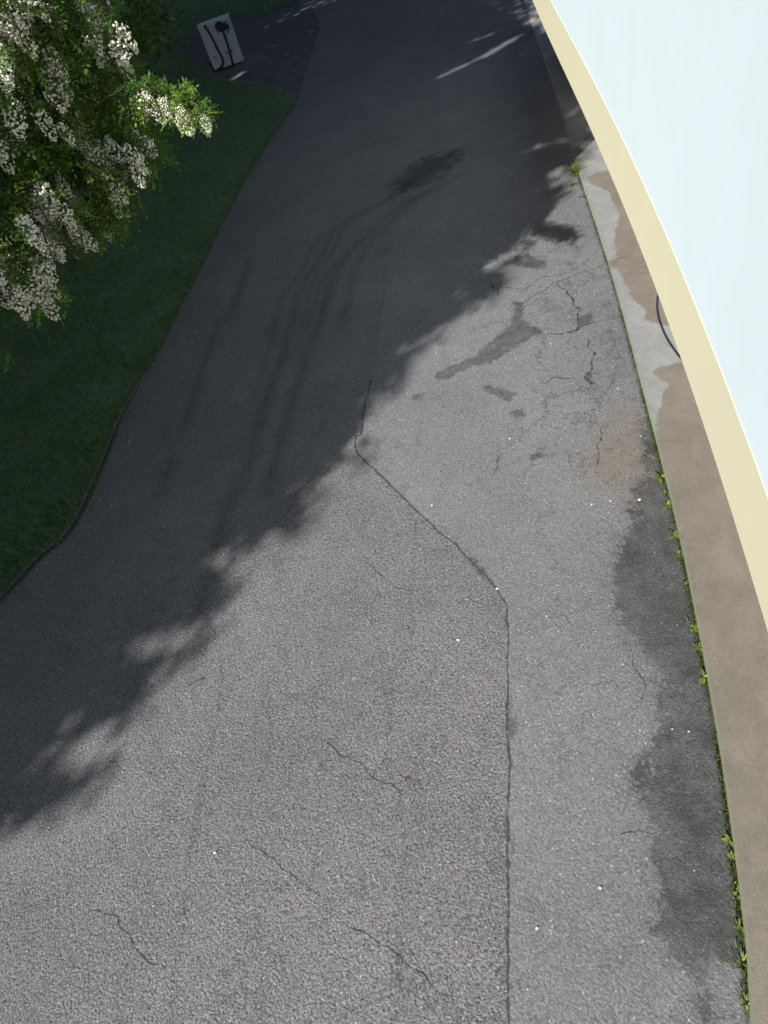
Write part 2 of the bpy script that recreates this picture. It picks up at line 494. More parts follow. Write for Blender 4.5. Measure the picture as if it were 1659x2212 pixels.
for s_ in TRACKS[:5]: dt = np.minimum(dt, seg_dist(PN, spline(G(s_), 4)))
for s_, o_ in ((TRACKS[2], .30), (TRACKS[3], -.28), (TRACKS[3], .55), (TRACKS[2], -.4)):
    q_ = spline(G(s_), 4)
    n_ = len(q_)
    q_ = q_[: int(n_ * .55)] + np.array([o_, o_ * .3])
    dt = np.minimum(dt, seg_dist(PN, q_) + .05)
for s_ in TRACKS[5:] + [TRACKS[2][-2:]]: dd_ = np.minimum(dd_, seg_dist(PN, spline(G(s_), 4)))
put_attr(road, 'd_dots', full(dd_, 9.0))
put_attr(road, 'd_web', full(seg_dist(PN, G([(1100, 560), (1210, 540), (1250, 680), (1290, 900)])), 9.0))
put_attr(road, 'd_track', full(dt, 9.0))
put_attr(road, 'd_edge', full(np.minimum(seg_dist(PN, STRIP_EDGE), seg_dist(PN, KERB[1:]) * .8 - .05 + .3 * np.clip((PN[:, 1] - 7) / 7, 0, 1) ** 2 + np.where(PN[:, 1] > 14, 9.0, 0)), 9.0))

def ribbon(name, pts, width, mat, z=.003, jag=.5, parent=None, wander=.015, taper=True, smooth_=True):
    pts = spline(pts, 10) if smooth_ else np.asarray(pts)
    d = np.r_[0, np.cumsum(np.hypot(*np.diff(pts, axis=0).T))]
    n = max(6, int(d[-1] / .03))
    t = np.linspace(0, d[-1], n)
    q = np.stack([np.interp(t, d, pts[:, 0]), np.interp(t, d, pts[:, 1])], 1)
    tg = np.gradient(q, axis=0); tg /= np.linalg.norm(tg, axis=1)[:, None] + 1e-9
    nm = np.stack([-tg[:, 1], tg[:, 0]], 1)
    wob = np.convolve(rng.normal(0, 1, n + 8), np.ones(3) / 3, 'same')[4:4 + n] + np.interp(np.arange(n), np.arange(0, n + 6, 5), rng.normal(0, 1.2, len(np.arange(0, n + 6, 5))))
    q = q + nm * (wob * wander)[:, None]
    wd = width * (1 + jag * rng.uniform(-1, 1, n)) * .5
    if taper: wd *= np.clip(np.minimum(np.arange(n), n - 1 - np.arange(n)) / 4, .15, 1)
    A, B = q + nm * wd[:, None], q - nm * wd[:, None]
    v = np.vstack([np.column_stack([A, np.full(n, z)]), np.column_stack([B, np.full(n, z)])])
    k = np.arange(n - 1)
    return mesh_obj(name, v, np.stack([k, k + 1, n + k + 1, n + k], 1)[:, ::-1], mat, parent)

ribbon('seam_joint', seam, .018, M_JOINT, .0035, .85, road, .007, False)
CRACKS = [([(1310, 570), (1250, 592), (1195, 615), (1150, 638), (1120, 655)], .018), ([(1195, 612), (1220, 625), (1235, 650), (1250, 670), (1250, 695), (1240, 715), (1205, 725), (1180, 720)], .026),
          ([(1270, 735), (1283, 765), (1275, 800), (1262, 815), (1290, 835)], .028), ([(1170, 828), (1200, 815), (1262, 820)], .018), ([(1060, 610), (1070, 622), (1072, 645)], .02),
          ([(1080, 620), (1130, 625), (1170, 600), (1225, 590)], .014), ([(1205, 725), (1250, 712), (1300, 692)], .016), ([(1300, 915), (1300, 940), (1290, 960), (1290, 1010)], .016),
          ([(1090, 965), (1075, 1000), (1072, 1027)], .011), ([(770, 1210), (820, 1235), (850, 1270), (905, 1280)], .010), ([(190, 1965), (250, 1985), (280, 2030), (330, 2080), (370, 2100)], .011),
          ([(520, 1800), (570, 1840), (620, 1880), (690, 1940)], .010), ([(740, 1990), (800, 2025), (870, 2060), (920, 2110), (985, 2165)], .012), ([(690, 1590), (740, 1635), (800, 1670), (880, 1722)], .012),
          ([(870, 2040), (895, 2065), (912, 2100)], .010), ([(1370, 1410), (1365, 1440), (1385, 1480), (1382, 1525)], .016), ([(1330, 1808), (1380, 1795), (1425, 1818)], .012), ([(1385, 1850), (1392, 1895), (1380, 1930)], .010),
          ([(575, 1490), (572, 1520), (580, 1560)], .012), ([(1075, 965), (1062, 945)], .008), ([(935, 940), (960, 930)], .008), ([(1160, 560), (1210, 535), (1250, 530)], .012)]
for pts, wd in CRACKS:
    ribbon('crack', G(pts), wd * (.72 if pts[0][1] < 1150 else .5), M_CRACK, .003, .95, road, .016, True, False)

# ------------------------------------------------------------------ concrete strip by the house
def strip_sheet(edge, z_top, z_bot, nacross, name, wets, label):
    n = len(edge)
    right = np.stack([gnd_x(edge[:, 1] + .9) + .3, edge[:, 1] + .9], 1)
    # the far end is cut along the line seen in the photo
    V, t = [], np.linspace(0, 1, nacross)
    for a_, b_ in zip(edge, right):
        V.append(a_ + (b_ - a_) * t[:, None])
    V = np.array(V)
    top = np.column_stack([V.reshape(-1, 2), np.full(n * nacross, z_top)])
    i = np.arange((n - 1) * (nacross - 1)); r, c = i // (nacross - 1), i % (nacross - 1)
    a = r * nacross + c
    q = np.stack([a, a + 1, a + nacross + 1, a + nacross], 1)
    # skirts along the edge and across the far end
    e2 = np.column_stack([edge + (edge - right) / np.linalg.norm(edge - right, axis=1)[:, None] * .004, np.full(n, z_bot)])
    f2 = np.column_stack([V[0], np.full(nacross, z_bot)])
    m = len(top)
    k = np.arange(n - 1)
    q1 = np.stack([k * nacross, (k + 1) * nacross, m + k + 1, m + k], 1)
    k = np.arange(nacross - 1)
    q2 = np.stack([k, m + n + k, m + n + k + 1, k + 1], 1)
    v = np.vstack([top, e2, f2])
    o = mesh_obj(name, v, np.vstack([q, q1, q2]), M_CONC)
    PP = v[:, :2]
    sd = np.full(len(PP), 9.0)
    for s_ in wets: sd = np.minimum(sd, sdist(PP, G(s_)))
    put_attr(o, 'sd_wet', sd)
    put_attr(o, 'd_edge', seg_dist(PP, edge))
    return tag(o, label, kind='structure')

def densify(p, step):
    d = np.r_[0, np.cumsum(np.hypot(*np.diff(p, axis=0).T))]
    t = np.arange(0, d[-1], step)
    return np.stack([np.interp(t, d, p[:, 0]), np.interp(t, d, p[:, 1])], 1)
def c4(l): return [((1200 + x / 2.304) * .864, y / 2.304 * .864) for x, y in l]
def c5(l): return [((1000 + x / 2.074) * .864, (400 + y / 2.074) * .864) for x, y in l]
WET = [c4([(612, 1040), (650, 1015), (750, 990), (900, 980), (1100, 1200), (1300, 1700), (1300, 1900), (1090, 1890), (1000, 1880), (930, 1850), (950, 1800), (880, 1740), (830, 1640), (790, 1570), (720, 1545), (722, 1530), (780, 1500), (770, 1400), (800, 1250), (740, 1130), (700, 1090), (640, 1075)]),
       c5([(1300, 1120), (1350, 1080), (1460, 1060), (1700, 1060), (2300, 2400), (2800, 4900), (1500, 4900), (1400, 1800), (1335, 1560), (1318, 1440), (1340, 1290), (1360, 1230), (1380, 1170)])]
se = STRIP_EDGE.copy()
pave = strip_sheet(densify(se, .06), .045, -.02, 42, 'pavement', WET, 'pale concrete strip along the house with brown damp patches')
ribbon('crack', G([(1311, 569), (1325, 564), (1342, 556), (1358, 553)], .045), .012, M_JOINT, .048, .9, pave, .01, True, False)
far_edge = densify(spline(G([(1120, -40), (1150, 60), (1178, 140), (1208, 240), (1231, 335)]), 8), .25)
far_edge = np.array([e for e in far_edge])
far = strip_sheet(far_edge, .006, -.02, 8, 'pavement', [], 'flush concrete strip in the shade beyond the end of the raised strip')

# ------------------------------------------------------------------ house
ye = np.linspace(-5, 18.5, 60)
house = empty('house', (fac_x(6.0) + 4, 6, 0))
tag(house, 'white rendered house with cream yellow band along its overhanging upper storey', 'house')
def wall_strip(name, z0, z1, off, mat, cap=True, closed_end=True):
    mb = MB()
    A = [(fac_x(y) + off, y) for y in ye]
    tg = [(fac_x(y + .01) - fac_x(y - .01), .02) for y in ye]
    n = len(A)
    B = [(a[0] + .28, a[1] - .0) for a in A]
    v = [(x, y, z0) for x, y in A] + [(x, y, z1) for x, y in A] + [(x, y, z0) for x, y in B] + [(x, y, z1) for x, y in B]
    f = []
    for k in range(n - 1):
        f += [(k, n + k, n + k + 1, k + 1), (2 * n + k, 2 * n + k + 1, 3 * n + k + 1, 3 * n + k), (k, k + 1, 2 * n + k + 1, 2 * n + k), (n + k, 3 * n + k, 3 * n + k + 1, n + k + 1)]
    f += [(0, 2 * n, 3 * n, n), (n - 1, 2 * n - 1, 4 * n - 1, 3 * n - 1)]
    mb.add([(vx - house.location.x, vy - house.location.y, vz) for vx, vy, vz in v], f)
    return mb.build(name, mat, house, True)
def flat_shade(o):
    o.data.polygons.foreach_set('use_smooth', np.zeros(len(o.data.polygons), bool)); return o
flat_shade(wall_strip('base_band', BAND_Z, 2.82, 0.0, M_BAND))
flat_shade(wall_strip('upper_wall', 2.822, 8.6, 0.006, M_WALL))
hx, hy = house.location.x, house.location.y
def sheet(name, pts_a, pts_b, mat, flip=False):
    n = len(pts_a)
    v = [(x - hx, y - hy, z) for x, y, z in pts_a] + [(x - hx, y - hy, z) for x, y, z in pts_b]
    f = [(k, k + 1, n + k + 1, n + k) for k in range(n - 1)]
    return mesh_obj(name, v, f, mat, house)
sheet('soffit', [(fac_x(y) + .27, y, BAND_Z + .01) for y in ye], [(fac_x(y) + 8, y, BAND_Z + .01) for y in ye], M_PLAST)
sheet('ground_floor_wall', [(gnd_x(y) + .0, y, -.05) for y in ye], [(gnd_x(y) + .0, y, BAND_Z + .02) for y in ye], M_PLAST)
for y in (ye[0] + .14, ye[-1] - .14):
    mb = MB()
    mb.box((fac_x(y) + 4.2 - hx, y - hy, 5.4), (7.8, .24, 6.38))
    mb.build('end_wall', M_WALL, house)
mb = MB()
n = len(ye)
va = [(fac_x(y) - .30 - hx, y - hy, 8.55) for y in ye] + [(fac_x(y) + 4 - hx, y - hy, 11.0) for y in ye] + [(fac_x(y) + 8.4 - hx, y - hy, 8.5) for y in ye]
vb = [(x, y, z + .18) for x, y, z in va]
f = []
for k in range(n - 1):
    for j in (0, n):
        f += [(j + k, j + k + 1, j + n + k + 1, j + n + k), (3 * n + j + k, 3 * n + j + n + k, 3 * n + j + n + k + 1, 3 * n + j + k + 1)]
    f += [(k, 3 * n + k, 3 * n + k + 1, k + 1)]
mb.add(va + vb, f)
mb.build('roof', M_ROOF, house)

# cable lying on the strip, its ends out of sight below the overhang
cp = [(1452, 590), (1432, 615), (1421, 640), (1420, 670), (1427, 700), (1440, 730), (1456, 755), (1476, 779), (1510, 805), (1560, 830)]
cg = spline(G(cp, .055), 6)
mb = MB()
mb.tube([(x, y, .0565) for x, y in cg], .0125, 8)
tag(mb.build('cable', M_CABLE, None, True), 'thin dark blue cable curving out from under the cream band over the concrete', 'cable')

# ------------------------------------------------------------------ kerb and lawn
kd = densify(KERB[1:], .1)
kerb = empty('kerb', (kd[0][0], kd[0][1], 0))
tag(kerb, 'low concrete kerb edging between the dark lawn and the driveway', kind='structure')
step = 10
for s0 in range(0, len(kd) - 2, step):
    p = kd[s0:s0 + step + 1]
    if len(p) < 3: break
    tg = np.gradient(p, axis=0); tg /= np.linalg.norm(tg, axis=1)[:, None]
    p = p.copy(); p[0] += tg[0] * .0015; p[-1] -= tg[-1] * .0015
    nm = np.stack([-tg[:, 1], tg[:, 0]], 1)
    wd = .075 + rng.uniform(-.006, .006)
    hz = .028 + rng.uniform(-.004, .004)
    base = np.array([kd[0][0], kd[0][1]])
    prof = [(-.0, -.04), (-.004, hz - .008), (.010, hz), (wd - .01, hz), (wd, hz - .01), (wd + .002, -.04)]
    v, f = [], []
    for j in range(len(p)):
        for o_, z_ in prof:
            q = p[j] + nm[j] * o_ - base
            v.append((q[0], q[1], z_))
    K = len(prof)
    for j in range(len(p) - 1):
        for m_ in range(K - 1):
            f.append((j * K + m_, j * K + m_ + 1, (j + 1) * K + m_ + 1, (j + 1) * K + m_))
    f += [tuple(range(K)), tuple((len(p) - 1) * K + m_ for m_ in range(K))[::-1]]
    mesh_obj('kerb_stone', v, f, M_KERB, kerb)

inner = kd + .07 * np.stack([-np.gradient(kd[:, 1]), np.gradient(kd[:, 0])], 1) / np.linalg.norm(np.gradient(kd, axis=0), axis=1)[:, None]
back = G([(622, 196), (580, 186), (520, 181), (474, 172), (440, 140), (400, 118), (330, 96)])
LAWN = np.vstack([[(-60, -14)], inner, back, [(-60, 48)]])
lawn = mesh_obj('lawn', [(x, y, .016) for x, y in LAWN], [tuple(range(len(LAWN)))], M_SOIL)
tag(lawn, 'dark shaded lawn under the flowering tree left of the driveway', kind='structure')
LAWN2 = np.vstack([G([(330, 100), (425, 78), (500, 32), (560, 38), (640, 2), (700, -60)]), [(40, 160), (-120, 160), (-62, 49)]])
lawn2 = mesh_obj('verge', [(x, y, .016) for x, y in LAWN2], [tuple(range(len(LAWN2)))], M_SOIL)
tag(lawn2, 'dark grass verge behind the white cabinet', kind='structure')

def blades(P, hgt, wid, lean, name, mat, z0=.015):
    n = len(P)
    th = rng.uniform(0, 2 * np.pi, n)
    ph = rng.uniform(0, 2 * np.pi, n)
    h = hgt * rng.uniform(.5, 1.3, n)
    ln = lean * rng.uniform(.2, 1.3, n) * h
    wv = np.stack([np.cos(th), np.sin(th)], 1) * (wid * rng.uniform(.6, 1.3, n))[:, None] * .5
    lv = np.stack([np.cos(ph), np.sin(ph)], 1)
    b = P
    m1 = P + lv * (ln * .35)[:, None]
    tp = P + lv * ln[:, None]
    def z(q, zz): return np.column_stack([q, zz])
    V = np.stack([z(b - wv, np.full(n, z0)), z(b + wv, np.full(n, z0)), z(m1 - wv * .8, z0 + h * .65), z(m1 + wv * .8, z0 + h * .65), z(tp, z0 + h)], 1).reshape(-1, 3)
    k = np.arange(n) * 5
    F = np.vstack([np.stack([k, k + 1, k + 3], 1), np.stack([k, k + 3, k + 2], 1), np.stack([k + 2, k + 3, k + 4], 1)])
    o = mesh_obj(name, V, F, mat)
    t = rng.beta(1.6, 3, n)
    put_attr(o, 'tint', np.repeat(t, 5))
    return o
cand = np.column_stack([rng.uniform(-11.5, 1.8, 460000), rng.uniform(1.0, 34, 460000)])
cand = cand[inside(cand, LAWN)]
dk = np.hypot(cand[:, 0], cand[:, 1])
clump = (np.sin(cand[:, 0] * 2.3 + 1.7 * np.sin(cand[:, 1] * 1.9)) + np.sin(cand[:, 1] * 2.9 + np.sin(cand[:, 0] * 3.1)))
keep = rng.uniform(0, 1, len(cand)) < np.clip((9.0 / np.maximum(dk, 4)) ** 1.3, .12, 1) * np.clip(.75 + .25 * clump, .3, 1)
tag(blades(cand[keep], .105, .011, .9, 'grass', M_GRASS), 'short dark grass growing over the shaded lawn', 'grass', kind='stuff')
sp_ = kd[rng.integers(0, len(kd), 7000)]
sp_ = sp_ + rng.normal(0, .05, sp_.shape) + [-.05, .04]
sp_ = sp_[rng.uniform(0, 1, len(sp_)) < .5 + .5 * np.sin(sp_[:, 1] * 3.1) * np.sin(sp_[:, 1] * 7.7)]
tag(blades(sp_, .085, .010, 1.3, 'verge_grass', M_GRASS), 'grass spilling over the low kerb onto the driveway edge', 'grass', kind='stuff')
# longer tuft hanging over the kerb
tuf = []
for px, py, k_, s_ in ((165, 1085, 170, .16), (110, 1130, 120, .16), (60, 1180, 110, .16), (30, 1220, 80, .14), (215, 960, 90, .14), (300, 780, 80, .14), (365, 690, 60, .14)):
    c_ = gnd(px, py)
    tuf.append(c_ + rng.normal(0, s_, (k_, 2)))
tuf = np.vstack(tuf)
tuf = tuf[inside(tuf, LAWN)]
tag(blades(tuf, .24, .010, 1.3, 'long_grass', M_GRASS), 'long arching grass tufts leaning over the kerb', 'grass', kind='stuff')
v2 = np.column_stack([rng.uniform(-25, 20, 60000), rng.uniform(31, 75, 60000)])
v2 = v2[inside(v2, LAWN2)]
tag(blades(v2, .16, .03, .9, 'rough_grass', M_GRASS), 'rough dark grass on the verge behind the cabinet', 'grass', kind='stuff')

dp_ = spline(G([(643, 214), (600, 188), (540, 176), (480, 166), (430, 128), (330, 92), (430, 72), (505, 28), (560, 34), (640, 4), (690, 40), (672, 120)]), 3)
tag(mesh_obj('shade_patch', [(x, y, .005) for x, y in dp_], [tuple(range(len(dp_)))[::-1]], simple('shaded_paving', (.108, .112, .112), .95, .4, 3, .5)), 'paving round the cabinet between the two lawns, deep shade put into its colour', kind='structure')  # dark sheet that paints the deep shade round the cabinet onto the paving

# ------------------------------------------------------------------ weeds along the concrete edge
def leaf_vf(length, width, fold=.25, droop=.3, n=5):
    v, f = [], []
    for j in range(n + 1):
        t = j / n
        wv = width * .5 * math.sin(math.pi * min(1, t * .93 + .05)) ** .8
        z = -droop * length * t * t
        x = length * t
        v += [(x, -wv, z + fold * wv), (x, 0, z), (x, wv, z + fold * wv)]
    for j in range(n):
        a = j * 3
        f += [(a, a + 1, a + 4, a + 3), (a + 1, a + 2, a + 5, a + 4)]
    return v, f
LEAFM = []
for q in range(4):
    v, f = leaf_vf(1, [.42, .34, .5, .28][q], .25, [.25, .45, .1, .6][q])
    me = mesh_obj('leaf', v, f, M_WEED, None, True)
    put_attr(me, 'tint', np.full(len(v), [.7, .3, 1.0, .05][q]))
    LEAFM.append(me.data)
    bpy.data.objects.remove(me)
def edge_off(px, py, d=.03):
    p = gnd(px, py, .02)
    return p
WEEDS = [(1243, 372, 'grass', .20, 'bright green grass clump at the far corner of the concrete strip', 'grass clump'),
         (1240, 398, 'rosette', .12, 'yellow green leafy weed just below the big grass clump at the strip corner', 'weed'),
         (1256, 424, 'rosette', .09, 'small light green weed at the strip edge, last one below the corner grass clump', 'weed'),
         (1427, 1030, 'rosette', .095, 'three leaved weed beside the damp asphalt, uppermost of the lower weeds', 'weed'),
         (1432, 1062, 'rosette', .045, 'tiny faded weed between two leafy weeds at the strip edge', 'weed'),
         (1442, 1092, 'rosette', .075, 'weed with two broad blue green leaves near the white chip', 'weed'),
         (1455, 1155, 'rosette', .10, 'yellow green weed with one long pale pointed leaf', 'weed'),
         (1469, 1200, 'sprig', .07, 'thin curly sprig below the yellow green weed', 'weed'),
         (1482, 1262, 'rosette', .05, 'small round leaved weed beside a pale chip in the damp margin', 'weed'),
         (1500, 1360, 'sprig', .07, 'yellowish sprig growing from the strip edge next to black damp asphalt', 'weed'),
         (1509, 1403, 'sprig', .07, 'dull green sprig between the yellowish sprig and the bushy weed', 'weed'),
         (1521, 1462, 'rosette', .075, 'bushy bright green weed halfway along the damp margin', 'weed'),
         (1577, 1815, 'rosette', .075, 'weed with one round shiny leaf near the lower end of the strip', 'weed'),
         (1583, 1860, 'sprig', .09, 'low tuft just below the round leaved shiny weed', 'weed'),
         (1590, 1935, 'sprig', .07, 'sparse pale tuft in the lower damp margin', 'weed'),
         (1598, 2010, 'sprig', .08, 'green tuft above the wide mossy patch at the strip edge', 'weed'),
         (1606, 2085, 'grass', .10, 'yellow green mossy grass patch near the bottom of the strip', 'grass clump'),
         (1614, 2170, 'sprig', .08, 'lowest small tuft at the strip edge', 'weed')]
def grass_blade_mesh(n, hgt, spread):
    vs, fs, ts = [], [], []
    for q in range(n):
        a_ = random.uniform(0, 6.28); rr = spread * abs(random.gauss(0, .5))
        b_ = Vector((math.cos(a_) * rr, math.sin(a_) * rr * 1.6, 0))
        d_ = Vector((math.cos(a_), math.sin(a_), 0)) * random.uniform(.3, 1.1)
        h_ = hgt * random.uniform(.5, 1.1)
        s_ = Vector((-d_.y, d_.x, 0)).normalized() * random.uniform(.004, .007)
        k_ = len(vs)
        for t_ in (0, .5, .85, 1.0):
            p_ = b_ + d_ * h_ * t_ * t_ + Vector((0, 0, h_ * (t_ - .35 * t_ * t_)))
            ww = s_ * (1 - t_) ** .5
            vs += [p_ - ww, p_ + ww]
        for m_ in range(3): fs.append((k_ + 2 * m_, k_ + 2 * m_ + 1, k_ + 2 * m_ + 3, k_ + 2 * m_ + 2))
        ts += [random.betavariate(3, 1.6)] * 8
    return vs, fs, ts
for px, py, kind, size, lab, cat in WEEDS:
    p = edge_off(px, py)
    nm_ = 'grass_clump' if kind == 'grass' else 'weed'
    size *= 1.15 if py < 1500 else .9
    wd = empty(nm_, (p[0], p[1], .002), random.uniform(0, 6))
    tag(wd, lab, cat, 'weeds in the joint between asphalt and concrete strip')
    if kind == 'grass' or kind == 'sprig':
        big_ = size > .15
        v, f, ts = grass_blade_mesh(90 if big_ else 26, size * (1.1 if big_ else .8), size * (.75 if big_ else .6))
        o = mesh_obj('blade_tuft', v, f, M_WEED, wd)
        put_attr(o, 'tint', ts)
        wd.rotation_euler.z = math.atan2(-.95, -.30) * 0 + -.35
    if kind in ('rosette', 'sprig') or size > .15:
        nl = {'rosette': random.randint(6, 9), 'sprig': 5, 'grass': 9}[kind]
        for q in range(nl):
            lf = bpy.data.objects.new('leaf', LEAFM[random.randrange(4)])
            COL.objects.link(lf)
            lf.parent = wd
            L_ = size * random.uniform(.55, 1.05) * (1 if kind == 'rosette' else .55)
            lf.scale = (L_, L_ * random.uniform(.8, 1.2), L_)
            az = random.uniform(0, 6.28)
            lf.rotation_euler = (random.uniform(-.3, .3), random.uniform(-.75, -.1), az)
            off = 0 if kind == 'rosette' else size * .5
            lf.location = (random.uniform(-1, 1) * off * .6, random.uniform(-1, 1) * off, .004 + random.uniform(0, .02))
# moss in the joint
jl = densify(STRIP_EDGE, .004)
jl = jl[(jl[:, 1] > -.3) & (jl[:, 1] < 12)]
dens = .5 + .5 * np.sin(jl[:, 1] * 5.1) * np.sin(jl[:, 1] * 2.3 + 1)
jl = jl[rng.uniform(0, 1, len(jl)) < dens * np.clip(1.25 - jl[:, 1] / 7, .18, 1)]
jl = np.vstack([jl, jl, jl])
jl = jl + np.column_stack([-np.abs(rng.normal(0, .022, len(jl))), rng.normal(0, .01, len(jl))])
mo = blades(jl, .022, .010, .9, 'moss', M_MOSS, .001)
tag(mo, 'thin line of green moss in the joint along the concrete strip', 'moss', kind='stuff')

# ------------------------------------------------------------------ charging cabinet
def crop2(x, y): return ((440 + x / 5.184) * .864, (y / 5.184) * .864)
BLp, BRp = gnd(*crop2(508, 940)), gnd(*crop2(880, 812))
cw = float(np.linalg.norm(BRp - BLp)); cz0 = .0
ux = (BRp - BLp) / cw
uy = np.array([-ux[1], ux[0]])
CH = 1.42
base = (BLp + BRp) / 2
cab = empty('charging_cabinet', (base[0], base[1], 0), math.atan2(ux[1], ux[0]))
tag(cab, 'pale grey upright cabinet with two black hoses standing in deep shade behind the lawn', 'cabinet')
mb = MB(); mb.box((0, .27, .05 + CH / 2), (cw, .5, CH - .02)); mb.build('body', M_CABEDGE, cab)
mb = MB(); mb.box((-.008, .008, .05 + CH / 2 - .01), (cw - .05, .024, CH - .07)); mb.build('front_panel', M_CAB, cab)
mb = MB(); mb.box((0, .27, .05 + CH + .003), (cw + .05, .56, .03)); mb.build('top_cap', M_CABEDGE, cab)
mb = MB(); mb.box((0, .27, .03), (cw - .08, .44, .07)); mb.build('foot', M_BLACK, cab)
def fp(u, v, d=-.03): return ((u - .5) * cw, d, .05 + v * CH)
TL, TR, BR_, BL_ = np.array((300, 425.)), np.array((630, 288.)), np.array((860, 797.)), np.array((530, 940.))
def uv(x, y):
    q = np.array((x, y), float)
    ex, ey = TR - TL, BL_ - TL
    s = np.linalg.solve(np.stack([ex, ey], 1), q - TL)
    return s[0], 1 - s[1]
def hose(pts, name, depth=-.035, r=.030, extra=()):
    P3 = [fp(*uv(*p), depth) for p in pts] + list(extra)
    mb = MB(); mb.tube([tuple(p) for p in spline(P3, 6)], r, 8)
    return mb.build(name, M_BLACK, cab, True)
hose([(372, 392), (450, 500), (530, 640), (600, 760), (622, 830), (600, 890), (550, 935)], 'hose', -.045, .042, [(-.42, -.08, .03), (-.62, -.03, .06), (-.68, .1, .3)])
hose([(575, 420), (625, 530), (680, 670), (735, 830)], 'hose', -.045, .042, [(.20, -.10, .03), (.02, -.22, .022), (-.25, -.2, .022), (-.5, -.1, .03)])
mb = MB()
c_ = fp(*uv(545, 400), -.07)
mb.tube([(c_[0], 0.0, c_[2]), (c_[0], -.10, c_[2]), (c_[0], -.13, c_[2])], [.155, .155, .12], 20)
c2 = fp(*uv(615, 385), -.06)
mb.box((c2[0], -.06, c2[2]), (.22, .12, .22))
mb.build('hose_holder', M_BLACK, cab)
mb = MB(); c3 = fp(*uv(625, 345), -.13); mb.box((c3[0], -.125, c3[2]), (.05, .02, .07)); mb.build('holder_button', M_CABEDGE, cab)
for x, y in ((520, 765), (660, 702), (650, 450), (712, 672)):
    c_ = fp(*uv(x, y), -.01)
    mb = MB(); mb.box((c_[0], -.025, c_[2]), (.085, .03, .022)); mb.box((c_[0] - .03, -.03, c_[2] - .02), (.022, .03, .06))
    mb.build('hose_clip', M_BLACK, cab)
mb = MB()
mb.box((base[0] + .35, base[1] - .15, -.02), (cw + 1.0, 1.6, .09))
tag(mb.build('concrete_pad', M_PAD), 'dark concrete pad under the pale cabinet', 'pad')

# ------------------------------------------------------------------ loose stones, twig, leaf
def rock(name, r, mat, seed):
    rr = random.Random(seed)
    mb = MB()
    rings, seg = 4, 7
    for j in range(rings + 1):
        t = math.pi * j / rings
        for k in range(seg):
            a_ = 2 * math.pi * k / seg
            q = r * rr.uniform(.75, 1.15)
            mb.v.append((math.sin(t) * math.cos(a_) * q, math.sin(t) * math.sin(a_) * q * .75, math.cos(t) * q * .6 + r * .4))
    for j in range(rings):
        for k in range(seg):
            mb.f.append((j * seg + k, j * seg + (k + 1) % seg, (j + 1) * seg + (k + 1) % seg, (j + 1) * seg + k))
    return mb.build(name, mat)
for px, py, r_, nm_, m_, lab in ((375, 46, .16, 'stone', M_STONE, 'pale stone on the dark verge left of the cabinet'),
                     (1381, 1080, .022, 'stone_chip', M_CHIP, 'bright white chip on the damp asphalt near the weeds'),
                     (990, 1383, .020, 'stone_chip', M_CHIP, 'white chip on bare asphalt left of the seam bend'),
                     (1074, 1272, .017, 'stone_chip', M_CHIP, 'white chip lying on the seam at its bend'),
                     (1278, 1090, .014, 'stone_chip', M_CHIP, 'small white chip in the middle of the smooth asphalt patch'),
                     (933, 1092, .016, 'stone_chip', M_CHIP, 'white chip beside the diagonal part of the seam'),
                     (465, 1842, .017, 'stone_chip', M_CHIP, 'pale greenish chip on the coarse asphalt in the lower left'),
                     (1160, 2005, .014, 'stone_chip', M_CHIP, 'pale flat chip just right of the lower seam'),
                     (1296, 1918, .015, 'stone_chip', M_CHIP, 'white chip with a dark hole beside it on the lower right asphalt'),
                     (1101, 948, .014, 'stone_chip', M_CHIP, 'white chip above the thin curved crack in the patch')):
    p = gnd(px, py)
    o = rock(nm_, r_, m_, int(px + py))
    o.location = (p[0], p[1], 0)
    tag(o, lab, 'stone', 'white chips on the asphalt' if nm_ == 'stone_chip' else None)
# small gravel
n = 900
gp = np.column_stack([rng.uniform(-5, 7, n), rng.uniform(0, 13, n)])
kl = seg_dist(gp, KERB[1:])
gp = np.vstack([gp, kd[rng.integers(0, len(kd) // 2, 500)] + rng.normal(0, .22, (500, 2)) + [.28, -.14]])
gp = gp[~inside(gp, LAWN)]
gp = gp[gp[:, 0] < np.interp(gp[:, 1], STRIP_EDGE[::-1, 1], STRIP_EDGE[::-1, 0])]
oct_v = np.array([(1, 0, 0), (-1, 0, 0), (0, 1, 0), (0, -1, 0), (0, 0, 1), (0, 0, -.3)], float)
oct_f = np.array([(0, 2, 4), (2, 1, 4), (1, 3, 4), (3, 0, 4), (2, 0, 5), (1, 2, 5), (3, 1, 5), (0, 3, 5)])
V, F = [], []
sz = rng.gamma(3, .0016, len(gp)) + .002
th = rng.uniform(0, 6.28, len(gp))
for k in range(len(gp)):
    q = oct_v * sz[k] * rng.uniform(.7, 1.2, (6, 3))
    ca, sa = math.cos(th[k]), math.sin(th[k])
    q = np.column_stack([q[:, 0] * ca - q[:, 1] * sa + gp[k, 0], q[:, 0] * sa + q[:, 1] * ca + gp[k, 1], q[:, 2] * .8 + sz[k] * .3])
    V.append(q); F.append(oct_f + 6 * k)
tag(mesh_obj('gravel', np.vstack(V), np.vstack(F), M_STONE), 'tiny loose gravel scattered over the asphalt', 'gravel', kind='stuff')
tp = G([(405, 1484), (418, 1475), (430, 1470), (440, 1466)])
mb = MB(); mb.tube([(x, y, .009) for x, y in spline(tp, 4)], [.004 + .006 * q / 12 for q in range(13)], 6)
tag(mb.build('twig', M_TWIG), 'short dark twig lying on sunlit asphalt beside the shade edge', 'twig')
lp = gnd(880, 1690)
v, f = leaf_vf(.06, .03, .5, .2)
o = mesh_obj('fallen_leaf', v, f, M_DEAD); o.location = (lp[0], lp[1], .014); o.rotation_euler = (0.2, 0, 1.2)
